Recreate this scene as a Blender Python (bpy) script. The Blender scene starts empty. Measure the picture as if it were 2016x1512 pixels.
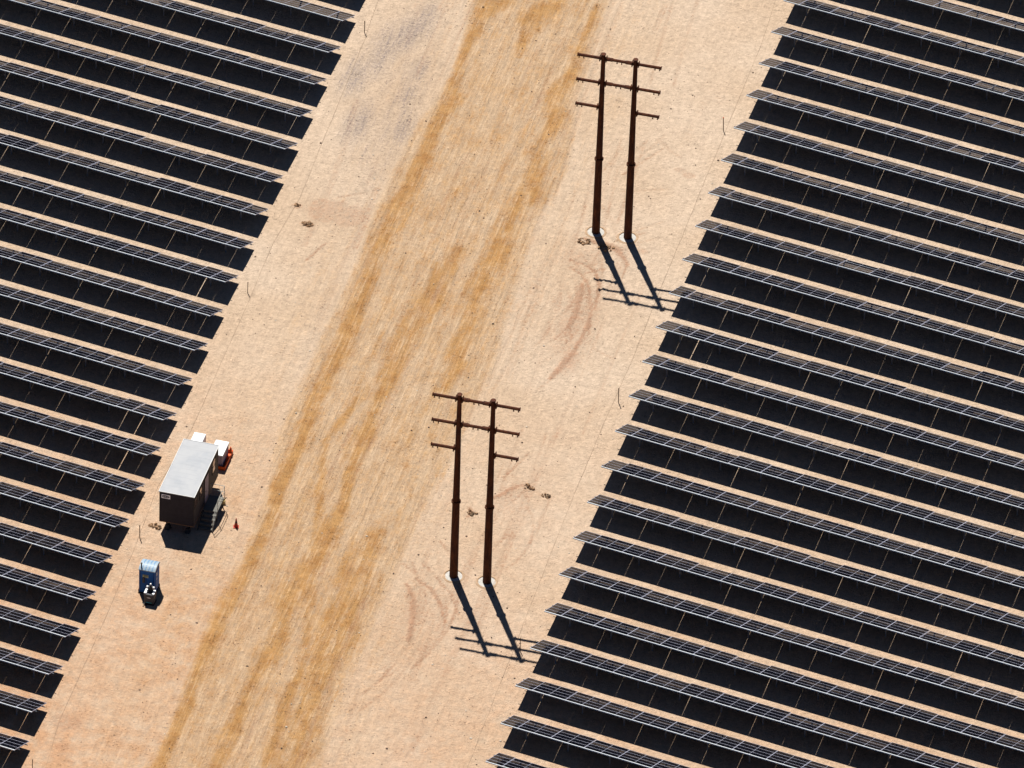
import bpy, math, random
import numpy as np
from mathutils import Vector, Matrix

random.seed(11)
RNG = np.random.RandomState(5)
SC = bpy.context.scene
COL = SC.collection
ANG = 0.17145            # the corridor runs at this angle to the panel rows
CA, SA = math.cos(ANG), math.sin(ANG)


def st(s, t):
    """corridor coordinates (across, along) -> world x, y"""
    return (s * CA - t * SA, s * SA + t * CA)


# ------------------------------------------------------------------ materials
def nodes_of(name):
    m = bpy.data.materials.new(name)
    m.use_nodes = True
    nt = m.node_tree
    return m, nt, nt.nodes['Principled BSDF']


def simple(name, col, rough=0.6, metal=0.0, var=0.0, scale=4.0, bump=0.0, spec=0.2, coat=0.0):
    m, nt, b = nodes_of(name)
    b.inputs['Base Color'].default_value = (*col, 1)
    b.inputs['Roughness'].default_value = rough
    b.inputs['Metallic'].default_value = metal
    b.inputs['Specular IOR Level'].default_value = spec
    b.inputs['Coat Weight'].default_value = coat
    tc = nt.nodes.new('ShaderNodeTexCoord')
    if var or bump:
        n = nt.nodes.new('ShaderNodeTexNoise')
        n.inputs['Scale'].default_value = scale
        n.inputs['Detail'].default_value = 6
        n.inputs['Roughness'].default_value = 0.65
        nt.links.new(tc.outputs['Object'], n.inputs['Vector'])
    if var:
        r = nt.nodes.new('ShaderNodeValToRGB')
        r.color_ramp.elements[0].position = 0.3
        r.color_ramp.elements[1].position = 0.7
        r.color_ramp.elements[0].color = (*[c * (1 - var) for c in col], 1)
        r.color_ramp.elements[1].color = (*[min(1, c * (1 + var)) for c in col], 1)
        nt.links.new(n.outputs['Fac'], r.inputs['Fac'])
        nt.links.new(r.outputs['Color'], b.inputs['Base Color'])
    if bump:
        bp = nt.nodes.new('ShaderNodeBump')
        bp.inputs['Strength'].default_value = bump
        bp.inputs['Distance'].default_value = 0.02
        nt.links.new(n.outputs['Fac'], bp.inputs['Height'])
        nt.links.new(bp.outputs['Normal'], b.inputs['Normal'])
    return m


class NB:
    """tiny node-expression builder"""
    def __init__(self, nt):
        self.nt = nt

    def new(self, t, **kw):
        n = self.nt.nodes.new(t)
        for k, v in kw.items():
            setattr(n, k, v)
        return n

    def put(self, sock, v):
        if hasattr(v, 'links'):
            self.nt.links.new(v, sock)
        else:
            sock.default_value = v

    def m(self, op, a, b=0.0, c=None):
        n = self.new('ShaderNodeMath', operation=op)
        self.put(n.inputs[0], a)
        self.put(n.inputs[1], b)
        if c is not None:
            self.put(n.inputs[2], c)
        return n.outputs[0]

    def smooth(self, x, lo, hi):
        n = self.new('ShaderNodeMapRange', interpolation_type='SMOOTHSTEP')
        self.put(n.inputs['Value'], x)
        n.inputs['From Min'].default_value = lo
        n.inputs['From Max'].default_value = hi
        return n.outputs['Result']

    def noise(self, vec, scale, detail=3, rough=0.55, dist=0.0):
        n = self.new('ShaderNodeTexNoise')
        self.put(n.inputs['Vector'], vec)
        n.inputs['Scale'].default_value = scale
        n.inputs['Detail'].default_value = detail
        n.inputs['Roughness'].default_value = rough
        n.inputs['Distortion'].default_value = dist
        return n.outputs['Fac']

    def scaled(self, vec, sx, sy, sz=1.0, loc=(0, 0, 0), rot=0.0):
        n = self.new('ShaderNodeMapping')
        self.put(n.inputs['Vector'], vec)
        n.inputs['Scale'].default_value = (sx, sy, sz)
        n.inputs['Location'].default_value = loc
        n.inputs['Rotation'].default_value = (0, 0, rot)
        return n.outputs['Vector']

    def mix(self, f, a, b):
        n = self.new('ShaderNodeMix', data_type='RGBA')
        self.put(n.inputs[0], f)
        self.put(n.inputs[6], a if hasattr(a, 'links') else (*a, 1))
        self.put(n.inputs[7], b if hasattr(b, 'links') else (*b, 1))
        return n.outputs[2]

    def mul(self, a, f):
        """colour a times scalar f"""
        n = self.new('ShaderNodeVectorMath', operation='SCALE')
        self.put(n.inputs[0], a)
        self.put(n.inputs['Scale'], f)
        return n.outputs[0]

    def attr(self, name):
        n = self.new('ShaderNodeAttribute', attribute_name=name)
        return n.outputs['Fac']


def ground_material():
    m, nt, b = nodes_of('desert_sand')
    B = NB(nt)
    tc = nt.nodes.new('ShaderNodeTexCoord').outputs['Object']
    ochre, pink, grey, road, track, warm = (B.attr(k) for k in ('ochre', 'pink', 'grey', 'road', 'track', 'warm'))
    # noises (metres, x across the corridor, y along it)
    big = B.noise(tc, 0.11, 3, 0.5)
    mid = B.noise(tc, 0.7, 5, 0.62)
    fine = B.noise(tc, 2.1, 6, 0.85)
    grit = B.noise(tc, 4.6, 3, 0.9)
    streak = B.noise(B.scaled(tc, 2.2, 0.075), 1.0, 5, 0.62, 0.0)
    streak2 = B.noise(B.scaled(tc, 4.6, 0.24, 1, (7, 3, 0)), 1.0, 6, 0.72, 0.0)
    patch = B.noise(B.scaled(tc, 0.9, 0.30, 1, (3, 9, 0)), 1.0, 7, 0.74, 0.0)

    def c0(x, k):
        return B.m('MULTIPLY', B.m('SUBTRACT', x, 0.5), k)

    def add(*xs):
        r = xs[0]
        for x in xs[1:]:
            r = B.m('ADD', r, x)
        return r
    # clean pale sand, slightly varied
    col = B.mix(B.smooth(big, 0.35, 0.65), (0.485, 0.372, 0.276), (0.455, 0.335, 0.236))
    col = B.mix(B.m('MULTIPLY', warm, B.smooth(add(mid, c0(fine, 0.5)), 0.15, 0.75)), col, (0.430, 0.252, 0.146))
    # ochre dust and damp bands: one broken field
    col = B.mix(B.m('MULTIPLY', B.smooth(road, 0.0, 1.0), 0.65), col, (0.452, 0.304, 0.180))
    e = add(B.m('MULTIPLY', ochre, 0.44), B.m('MULTIPLY', road, 0.26),
            c0(patch, 1.35), c0(streak, 0.8), c0(streak2, 0.5), c0(fine, 0.95), c0(grit, 0.5))
    om = B.m('MULTIPLY', B.smooth(e, 0.0, 0.84), B.smooth(B.m('MAXIMUM', ochre, road), 0.0, 0.6))
    oc = B.mix(B.smooth(add(mid, c0(fine, 0.6)), 0.38, 0.68), (0.400, 0.222, 0.086), (0.320, 0.158, 0.053))
    col = B.mix(om, col, oc)
    # darker reddish brown crumbs inside the damp bands
    dkb = B.m('MULTIPLY', B.smooth(add(fine, c0(mid, 0.8), c0(streak2, 0.5)), 0.60, 0.80), B.m('MAXIMUM', om, B.m('MULTIPLY', road, 0.4)))
    col = B.mix(B.m('MULTIPLY', dkb, 0.50), col, (0.215, 0.108, 0.048))
    # reddish turned earth
    p = B.smooth(add(pink, c0(fine, 1.3), c0(streak2, 0.6), c0(grit, 0.5)), 0.22, 1.05)
    p = B.m('MULTIPLY', p, B.smooth(pink, 0.0, 0.35))
    col = B.mix(B.m("MULTIPLY", p, 0.78), col, (0.300, 0.155, 0.090))
    # grey gravel smears: coarse grains on sand
    g = add(B.m('MULTIPLY', grey, 0.55), c0(grit, 1.5), c0(streak2, 1.9), c0(fine, 0.8))
    g = B.m('MULTIPLY', B.smooth(g, 0.10, 0.85), B.smooth(grey, 0.0, 0.4))
    col = B.mix(B.m('MULTIPLY', grey, 0.30), col, (0.250, 0.222, 0.210))
    col = B.mix(B.m('MULTIPLY', g, 0.75), col, (0.120, 0.105, 0.115))
    # pale scuffed crust in the road
    cr = B.smooth(add(streak2, c0(fine, 0.5), c0(patch, -0.6)), 0.50, 0.72)
    col = B.mix(B.m('MULTIPLY', B.m('MULTIPLY', road, cr), 0.50), col, (0.470, 0.350, 0.235))
    # grit: dark and light grains
    vor = B.new('ShaderNodeTexVoronoi', feature='F1')
    nt.links.new(B.scaled(tc, 1, 0.8), vor.inputs['Vector'])
    vor.inputs['Scale'].default_value = 3.1
    vsz = B.m('ADD', 0.015, B.m('MULTIPLY', B.smooth(mid, 0.48, 0.7), 0.16))
    dots = B.smooth(B.m('SUBTRACT', vor.outputs['Distance'], vsz), 0.10, 0.0)
    dk = B.m('ADD', B.smooth(grit, 0.56, 0.70), B.m('MULTIPLY', dots, 0.4))
    dens = B.m('ADD', 0.20, B.m('MULTIPLY', B.smooth(add(mid, c0(streak, 0.6)), 0.45, 0.68), 0.85))
    dens = add(dens, B.m('MULTIPLY', add(road, grey, pink), 0.25))
    dk = B.m('MULTIPLY', B.m('MINIMUM', dk, 1.0), dens)
    col = B.mul(col, B.m('SUBTRACT', 1.0, B.m('MULTIPLY', dk, 0.62)))
    lt = B.m('MULTIPLY', B.smooth(grit, 0.42, 0.24), 0.45)
    col = B.mul(col, B.m('ADD', 1.0, lt))
    col = B.mul(col, add(1.0, c0(fine, 1.35), c0(streak2, 0.35), B.m('MULTIPLY', road, c0(streak2, 0.6))))
    # narrow ruts and cracks are mixed toward a darker reddish brown
    tr = B.m('MULTIPLY', track, B.m('ADD', 0.15, B.smooth(add(fine, c0(grit, 0.5)), 0.40, 0.62)))
    col = B.mix(B.m('MULTIPLY', B.m('MINIMUM', tr, 1.0), 0.62), col, (0.265, 0.145, 0.086))
    nt.links.new(col, b.inputs['Base Color'])
    b.inputs['Roughness'].default_value = 0.95
    b.inputs['Specular IOR Level'].default_value = 0.15
    # relief
    h = add(B.m('MULTIPLY', fine, 0.16), B.m('MULTIPLY', grit, 0.12), B.m('MULTIPLY', mid, 0.10))
    h = add(h, B.m('MULTIPLY', B.m('MULTIPLY', streak2, road), 0.20), B.m('MULTIPLY', dots, 0.025))
    bp = nt.nodes.new('ShaderNodeBump')
    bp.inputs['Strength'].default_value = 1.0
    bp.inputs['Distance'].default_value = 1.0
    nt.links.new(h, bp.inputs['Height'])
    nt.links.new(bp.outputs['Normal'], b.inputs['Normal'])
    return m


def glass_material():
    m, nt, b = nodes_of('thin_film_glass')
    B = NB(nt)
    tc = nt.nodes.new('ShaderNodeTexCoord').outputs['Object']
    oi = nt.nodes.new('ShaderNodeObjectInfo')
    n = B.noise(tc, 1.5, 4, 0.6)
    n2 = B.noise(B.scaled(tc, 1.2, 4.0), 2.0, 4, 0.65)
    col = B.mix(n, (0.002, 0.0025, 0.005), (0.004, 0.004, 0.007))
    dust_refl = B.m('MULTIPLY', B.smooth(n2, 0.42, 0.66), B.smooth(oi.outputs['Random'], 0.55, 1.0))
    col = B.mix(B.m('MULTIPLY', dust_refl, 0.5), col, (0.045, 0.034, 0.028))  # dust mottling plus brown ground reflections painted into the glass colour
    nt.links.new(col, b.inputs['Base Color'])
    b.inputs['Roughness'].default_value = 0.05
    b.inputs['IOR'].default_value = 1.2
    bp = nt.nodes.new('ShaderNodeBump')
    bp.inputs['Strength'].default_value = 0.03
    bp.inputs['Distance'].default_value = 0.01
    nt.links.new(n, bp.inputs['Height'])
    nt.links.new(bp.outputs['Normal'], b.inputs['Normal'])
    return m


def corten_material():
    m, nt, b = nodes_of('weathering_steel')
    B = NB(nt)
    tc = nt.nodes.new('ShaderNodeTexCoord').outputs['Object']
    n = B.noise(B.scaled(tc, 3, 3, 0.7), 1.5, 6, 0.7)
    n2 = B.noise(tc, 14, 4, 0.6)
    col = B.mix(B.smooth(n, 0.35, 0.68), (0.040, 0.010, 0.004), (0.105, 0.030, 0.008))
    col = B.mix(B.smooth(n2, 0.5, 0.75), col, (0.030, 0.010, 0.006))
    nt.links.new(col, b.inputs['Base Color'])
    b.inputs['Roughness'].default_value = 0.8
    b.inputs['Specular IOR Level'].default_value = 0.2
    return m


def roof_material():
    m, nt, b = nodes_of('trailer_roof_membrane')
    B = NB(nt)
    tc = nt.nodes.new('ShaderNodeTexCoord').outputs['Object']
    n = B.noise(B.scaled(tc, 1.0, 0.7), 0.9, 6, 0.65)
    seam = B.noise(B.scaled(tc, 0.5, 5.0), 1.0, 3, 0.6, 0.6)
    col = B.mix(B.smooth(n, 0.36, 0.70), (0.295, 0.300, 0.312), (0.245, 0.258, 0.280))
    col = B.mix(B.m('MULTIPLY', B.smooth(seam, 0.50, 0.62), 0.12), col, (0.29, 0.29, 0.29))
    col = B.mix(B.m('MULTIPLY', B.smooth(seam, 0.48, 0.38), 0.16), col, (0.18, 0.185, 0.195))
    nt.links.new(col, b.inputs['Base Color'])
    b.inputs['Roughness'].default_value = 0.7
    return m


M = dict(
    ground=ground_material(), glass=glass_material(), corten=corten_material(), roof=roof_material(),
    frame=simple('anodised_frame', (0.42, 0.43, 0.52), 0.5, 0.1, 0.12, 2.0),
    edge=simple('bright_edge_rail', (0.66, 0.70, 0.72), 0.5, 0.0, 0.06, 1.5),
    galv=simple('galvanised_steel', (0.16, 0.175, 0.20), 0.6, 0.2, 0.25, 6.0),
    back=simple('module_back', (0.015, 0.015, 0.02), 0.6),
    concrete=simple('pale_concrete', (0.38, 0.36, 0.33), 0.9, 0, 0.25, 5.0, 0.4),
    soil=simple('turned_soil', (0.29, 0.180, 0.105), 0.95, 0, 0.35, 9.0, 1.0, 0.1),
    collar=simple('sandy_collar', (0.33, 0.225, 0.145), 0.95, 0, 0.25, 6.0, 1.0, 0.1),
    siding=simple('brown_siding', (0.026, 0.022, 0.027), 0.7, 0, 0.22, 3.0),
    trim=simple('white_trim', (0.55, 0.55, 0.54), 0.6, 0, 0.06, 3.0),
    signwhite=simple('sign_white', (0.88, 0.88, 0.88), 0.6),
    darktrim=simple('dark_trim', (0.018, 0.016, 0.018), 0.6),
    rust=simple('rusty_sill', (0.22, 0.12, 0.06), 0.8, 0, 0.3, 8.0),
    door=simple('lavender_door', (0.24, 0.20, 0.24), 0.55, 0, 0.08, 3.0),
    pane=simple('window_pane', (0.30, 0.20, 0.15), 0.10, 0.6, 0.1, 2.0),  # pinkish tan of the reflected ground put into the pane colour
    chassis=simple('chassis_steel', (0.03, 0.03, 0.033), 0.6),
    tyre=simple('rubber', (0.02, 0.02, 0.02), 0.85),
    deck=simple('stair_deck', (0.12, 0.115, 0.10), 0.7, 0.1, 0.15, 6.0),
    black=simple('black_steel', (0.02, 0.02, 0.022), 0.5),
    handrail=simple('pale_handrail', (0.30, 0.29, 0.26), 0.5, 0.2),
    white=simple('white_cabinet', (0.62, 0.63, 0.64), 0.45, 0, 0.05, 3.0),
    lilac=simple('grey_lilac_side', (0.24, 0.19, 0.24), 0.5, 0, 0.15, 4.0),
    orange=simple('orange_tray', (0.55, 0.085, 0.010), 0.5, 0, 0.12, 5.0),
    teal=simple('teal_cap', (0.05, 0.45, 0.45), 0.4),
    blue=simple('blue_plastic', (0.002, 0.085, 0.300), 0.55, 0, 0.14, 4.0),
    blue2=simple('blue_plastic_dark', (0.006, 0.035, 0.16), 0.45),
    ribroof=simple('translucent_roof', (0.24, 0.31, 0.37), 0.45, 0, 0.08, 6.0),
    ribstripe=simple('roof_stripe', (0.13, 0.24, 0.38), 0.4),  # darker blue stripes along the roof ribs
    tan=simple('faded_notice', (0.42, 0.42, 0.22), 0.7, 0, 0.3, 14.0),
    grey=simple('grey_plastic', (0.050, 0.050, 0.056), 0.5, 0, 0.12, 8.0),
    cone=simple('cone_orange', (0.36, 0.022, 0.008), 0.5),
    wood=simple('weathered_wood', (0.13, 0.085, 0.05), 0.85, 0, 0.3, 12.0),
    yellow=simple('pale_yellow', (0.70, 0.55, 0.22), 0.6, 0, 0.1, 8.0),
    stone=simple('dark_stone', (0.10, 0.068, 0.050), 0.9, 0, 0.45, 3.0),
    stone2=simple('pale_stone', (0.42, 0.36, 0.29), 0.9, 0, 0.3, 3.0),
    wire=simple('thin_cable', (0.25, 0.18, 0.125), 0.8),
)


# --------------------------------------------------------------- mesh helpers
class MB:
    def __init__(self):
        self.v, self.f, self.mi = [], [], []

    def add(self, vs, fs, mi=0, xf=None):
        o = len(self.v)
        if xf is not None:
            vs = [tuple(xf @ Vector(p)) for p in vs]
        self.v += [tuple(p) for p in vs]
        self.f += [tuple(i + o for i in q) for q in fs]
        self.mi += [mi] * len(fs)

    def box(self, x0, x1, y0, y1, z0, z1, mi=0, xf=None):
        vs = [(x, y, z) for z in (z0, z1) for y in (y0, y1) for x in (x0, x1)]
        self.add(vs, [(0, 2, 3, 1), (4, 5, 7, 6), (0, 1, 5, 4), (2, 6, 7, 3), (0, 4, 6, 2), (1, 3, 7, 5)], mi, xf)

    def tube(self, p0, p1, r0, r1=None, n=12, mi=0, caps=True, phase=0.0):
        r1 = r0 if r1 is None else r1
        p0, p1 = Vector(p0), Vector(p1)
        d = (p1 - p0).normalized()
        a = d.orthogonal().normalized()
        if abs(d.z) > 0.99:
            a = Vector((1, 0, 0))
        b = d.cross(a)
        vs = []
        for p, r in ((p0, r0), (p1, r1)):
            for i in range(n):
                t = 2 * math.pi * i / n + phase
                vs.append(p + a * math.cos(t) * r + b * math.sin(t) * r)
        fs = [(i, (i + 1) % n, n + (i + 1) % n, n + i) for i in range(n)]
        if caps:
            fs += [tuple(reversed(range(n))), tuple(range(n, 2 * n))]
        self.add(vs, fs, mi)

    def lathe(self, prof, n=24, c=(0, 0, 0), mi=0, closed=False, jit=0.0, rnd=None):
        vs = []
        for j, (r, z) in enumerate(prof):
            for i in range(n):
                t = 2 * math.pi * i / n
                k = 1.0
                dz = 0
                if jit and rnd:
                    k = 1 + rnd.uniform(-jit, jit)
                    dz = rnd.uniform(-jit, jit) * 0.2 * (1 if 0 < j < len(prof) - 1 else 0)
                vs.append((c[0] + r * k * math.cos(t), c[1] + r * k * math.sin(t), c[2] + z + dz))
        fs = []
        for j in range(len(prof) - 1):
            for i in range(n):
                fs.append((j * n + i, j * n + (i + 1) % n, (j + 1) * n + (i + 1) % n, (j + 1) * n + i))
        if closed:
            fs.append(tuple(range((len(prof) - 1) * n, len(prof) * n)))
        self.add(vs, fs, mi)

    def mesh(self, name, mats, smooth=False):
        me = bpy.data.meshes.new(name)
        me.from_pydata(self.v, [], self.f)
        for m in (mats if isinstance(mats, (list, tuple)) else [mats]):
            me.materials.append(m)
        if any(self.mi):
            me.polygons.foreach_set('material_index', self.mi)
        if smooth:
            me.polygons.foreach_set('use_smooth', [True] * len(self.f))
        me.update()
        return me

    def obj(self, name, mats, parent=None, smooth=False, bevel=0.0, loc=(0, 0, 0), rot=(0, 0, 0)):
        return put(name, self.mesh(name, mats, smooth), parent, loc, rot, bevel)


def put(name, me, parent=None, loc=(0, 0, 0), rot=(0, 0, 0), bevel=0.0):
    o = bpy.data.objects.new(name, me)
    COL.objects.link(o)
    o.parent = parent
    o.location = loc
    o.rotation_euler = rot
    if bevel:
        md = o.modifiers.new('bevel', 'BEVEL')
        md.width = bevel
        md.segments = 2
        md.limit_method = 'ANGLE'
    return o


def thing(name, label, cat, loc=(0, 0, 0), rotz=0.0, group=None):
    o = put(name, None, None, loc, (0, 0, rotz))
    tag(o, label, cat, group)
    return o


def tag(o, label, cat, group=None):
    o['label'] = label
    o['category'] = cat
    if group:
        o['group'] = group


def copy_tree(o, parent=None):
    c = o.copy()
    COL.objects.link(c)
    c.parent = parent
    for ch in [x for x in bpy.data.objects if x.parent == o]:
        copy_tree(ch, c)
    return c


# -------------------------------------------------------------------- ground
# traces of traffic, in metres: (across, along, half width)
STROKES = {
    'A': [(-11.91,47.04,0.83),(-12.1,45.13,0.83),(-12.79,43.02,0.58),(-12.9,39.26,0.42),(-12.68,35.56,0.4),(-12.44,32.42,0.63),(-12.54,29.61,0.66),(-12.6,25.7,0.53),(-12.58,21.85,0.75),(-12.75,19.34,0.8),(-12.84,15.7,0.7),(-13.04,12.32,0.75),(-12.74,8.79,0.66),(-12.76,4.81,0.63),(-12.45,0.53,0.75),(-12.83,-3.41,0.58),(-12.89,-6.19,0.5),(-12.5,-9.67,0.5),(-12.65,-12.86,0.5),(-12.88,-15.45,0.46),(-12.27,-18.33,0.5),(-12.36,-22.26,0.5),(-12.61,-25.16,0.63),(-12.92,-29.1,0.63),(-12.92,-32.34,0.75),(-12.87,-35.31,0.66),(-12.82,-38.27,0.46),(-12.58,-41.38,0.46),(-12.67,-44.33,0.46),(-12.85,-47.29,0.58),(-13.02,-49.5,0.58)],
    'B': [(-8.52,12.34,0.33),(-8.27,9.56,0.58),(-8.38,5.81,0.66),(-8.5,2.78,0.75),(-8.61,0.57,0.7),(-8.59,-2.01,0.58),(-8.57,-4.53,0.37),(-8.45,-9.61,0.58),(-8.48,-12.94,0.42),(-7.92,-16.67,0.42),(-8.22,-20.44,0.83),(-8.42,-23.97,0.75),(-8.82,-26.71,1),(-8.9,-29.82,0.53),(-8.6,-32.73,0.66),(-8.93,-35.8,0.58),(-8.9,-39.15,0.5),(-8.96,-41.71,0.58),(-8.93,-44.62,0.58),(-8.92,-47.79,0.58)],
    'C1': [(-7.38,48.34,0.83),(-8.2,46.26,0.75),(-9.18,43.59,1),(-8.96,41.07,0.37),(-8.99,38.97,0.25)],
    'C2': [(-4.93,47,0.23),(-4.87,43.47,0.27),(-4.8,39.91,0.37),(-4.77,34.63,0.83),(-4.54,30.98,0.66),(-4.73,28.42,0.53),(-4.17,25.63,0.8),(-4.05,22.93,0.83),(-4.78,20.01,0.75),(-4.75,17.12,0.83),(-4.65,14.08,1),(-5.14,10.77,1),(-4.65,8.01,0.83),(-4.59,5.64,0.75),(-4.71,3.43,0.66),(-4.25,0.08,0.66),(-4.45,-1.64,0.66)],
    'C3': [(-5,-19.17,0.66),(-5.58,-22.4,1),(-5.01,-24.64,1.33),(-5.05,-26.87,1.33),(-4.94,-29.68,1.58),(-4.86,-32.48,1.33),(-4.76,-35.2,1.16),(-4.68,-38.36,1),(-4.43,-41.22,0.91),(-4.38,-43.73,1),(-4.35,-46.51,1)],
    'C4': [(-7.67,14.37,0.58),(-7.52,11.35,0.5),(-7.34,7.62,0.33),(-10.96,-10.08,0.27),(-6.19,-34.06,0.33),(-6.13,-39.73,0.5),(-5.74,-45.23,0.66)],
    'road_edge_r': [(-3.46,49.47,0),(-3.19,42.06,0),(-2.91,32.77,0),(-2.29,23.76,0),(-1.66,11.76,0),(-1.58,3.01,0),(-2.06,-3.29,0),(-2.36,-9.46,0),(-2.33,-15.44,0),(-2.29,-21.35,0),(-2.59,-27.28,0),(-2.47,-34.72,0),(-2.43,-40.38,0),(-2.07,-45.87,0)],
    'road_edge_l': [(-13.72,46.51,0),(-13.76,34.98,0),(-14.19,22.96,0),(-14.4,11.93,0),(-14.22,2.52,0),(-14.04,-6.7,0),(-13.87,-15.73,0),(-13.59,-26.31,0),(-13.57,-34.42,0),(-13.69,-41.86,0),(-13.81,-49.17,0)],
    'grey': [(-16.8,42.55,0.5),(-16.77,40.86,0.75),(-17.53,39.28,0.83),(-18.47,37.66,0.83),(-18.79,35.88,0.75),(-19.86,33.29,0.75),(-18.17,27.72,0.75),(-18.62,26.94,0.5),(-14.88,27.81,0.58),(-15.51,32.01,0.5),(-15.65,35.17,0.5),(1.42,42.04,0.75),(0.41,43.1,0.66),(2.43,40.98,0.66)],
    'pink': [(-17.45,16.51,0.83),(-16.25,16.21,0.83),(-17.65,15.81,0.5),(-18.61,14.44,0.27),(-19.89,16.45,0.2),(-19.92,-44.91,0.5),(-19.56,-47.45,0.25)],
    'r1': [(2.5,1.39,0.23),(2.87,2.92,0.37),(3.29,4.71,0.3),(3.49,7.26,0.17),(3.46,9.76,0.13)],
    'r2': [(2.25,7.53,0.23),(2.38,9.14,0.37),(2.24,10.98,0.33),(2.03,12.82,0.2)],
    'r3': [(0.52,15.43,0.1),(1.61,15.24,0.13),(2.59,14.56,0.17),(3.22,13.16,0.17),(3.63,10.12,0.1)],
    'r4': [(0.63,14.64,0.1),(1.72,13.99,0.13),(2.45,12.94,0.13),(3.25,10.64,0.13),(3.77,7.65,0.1)],
    'r5': [(0.9,18.23,0.23),(2.27,17.98,0.33),(3.46,17.68,0.33),(4.58,16.08,0.17),(4.58,14.5,0.1)],
    'r6': [(-1.07,-23.35,0.13),(0.21,-24.16,0.17),(1.21,-25.62,0.17),(1.95,-27.44,0.13)],
    'r7': [(-1.6,-24.09,0.17),(-0.69,-25.58,0.27),(-0.25,-27.77,0.33),(0.06,-30,0.2)],
    'r8': [(0.14,-22.72,0.08),(1.68,-24.32,0.1),(2.65,-26.37,0.1)],
    'r9': [(1.53,-13.46,0.2),(2.24,-12.66,0.23),(2.88,-11.58,0.27),(3.49,-11.1,0.23)],
    'r10': [(0.55,-14.63,0.2),(0.85,-15.14,0.23),(0.62,-15.68,0.17)],
    'r11': [(5.7,28.33,0.2),(6.37,27.87,0.23),(5.28,17.88,0.23)],
    't1': [(-0.85,18.69,0.08),(-1.01,14.17,0.08),(-0.73,7.75,0.08),(-0.78,2,0.08),(-1.11,-1.18,0.08)],
    't2': [(-0.43,18.81,0.08),(-0.59,14.29,0.08),(-0.35,7.85,0.08),(-0.37,2.12,0.08)],
    't3': [(-3.16,48.19,0.1),(-3.19,42.06,0.1),(-3.15,35.36,0.1),(-2.6,28.24,0.08),(-2.32,23.11,0.08)],
    't4': [(-3.81,48,0.08),(-3.84,41.87,0.08),(-3.68,35.21,0.08)],
    't5': [(3.25,31.57,0.05),(3.89,31.09,0.08),(4.45,30.47,0.05),(5.6,29.75,0.03)],
    't6': [(3.89,30.63,0.05),(3.32,29.62,0.05),(2.69,28.58,0.05),(2.16,27.32,0.07)],
    't7': [(4.03,6.23,0.05),(4.84,5.46,0.05),(6.08,4.89,0.07)],
    't8': [(3.33,-10.73,0.05),(3.92,-11.1,0.1),(4.95,-11.89,0.05),(5.58,-11.83,0.08),(5.66,-12.58,0.07),(5.59,-14.57,0.07),(5.68,-16.44,0.05)],
    't9': [(1.68,-9.03,0.05),(1.59,-10.74,0.05),(1.63,-11.51,0.05)],
    't10': [(0.77,17.68,0.1),(1.82,17.85,0.1)],
    't11': [(-9.06,-8.94,0.07),(-9.03,-16.15,0.07)],
    't12': [(-1.31,11.86,0.07),(-1.42,6.17,0.07),(-1.59,-0.7,0.07)],
    't13': [(-7.82,24.78,0.08),(-8.45,18.12,0.08),(-8.09,6.15,0.08),(-7.84,-7.98,0.08)],
    't14': [(-10.55,22.04,0.07),(-10.96,16.11,0.07),(-10.81,6.63,0.07)],
    't15': [(1.73,27.52,0.05),(2.51,29.05,0.05),(3.64,32.34,0.05)],
    't16': [(-13.42,19.92,0.07),(-13.49,8.38,0.07),(-13.36,-6.5,0.07),(-13.24,-12.55,0.07)],
    'wireL': [(-20.64,43.15,0),(-20.36,37.79,0),(-19.95,17.41,0),(-20.4,11.36,0),(-20.27,3.92,0),(-20.29,-3.25,0),(-20.28,-11.52,0)],
    'wireL2': [(-20.82,-18.3,0),(-20.53,-25.34,0),(-20.4,-32.32,0),(-20.39,-45.16,0),(-19.93,-49.9,0)],
    'wireR': [(7.68,51.32,0),(7.9,45.25,0),(7.78,35.84,0),(7.68,27.92,0),(7.54,13.76,0),(7.49,4.36,0),(7.26,-2.47,0),(7.15,-11.26,0),(7.12,-18.69,0),(7.17,-28.56,0),(7.16,-39.36,0)],
}


def axis(fine0, fine1, step, far):
    a = list(np.arange(fine0, fine1 + 1e-6, step))
    lo, hi, d = fine0, fine1, step
    left, right = [], []
    while hi < far:
        d *= 1.45
        hi += d
        lo -= d
        right.append(hi)
        left.append(lo)
    return np.array(left[::-1] + a + right)


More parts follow.
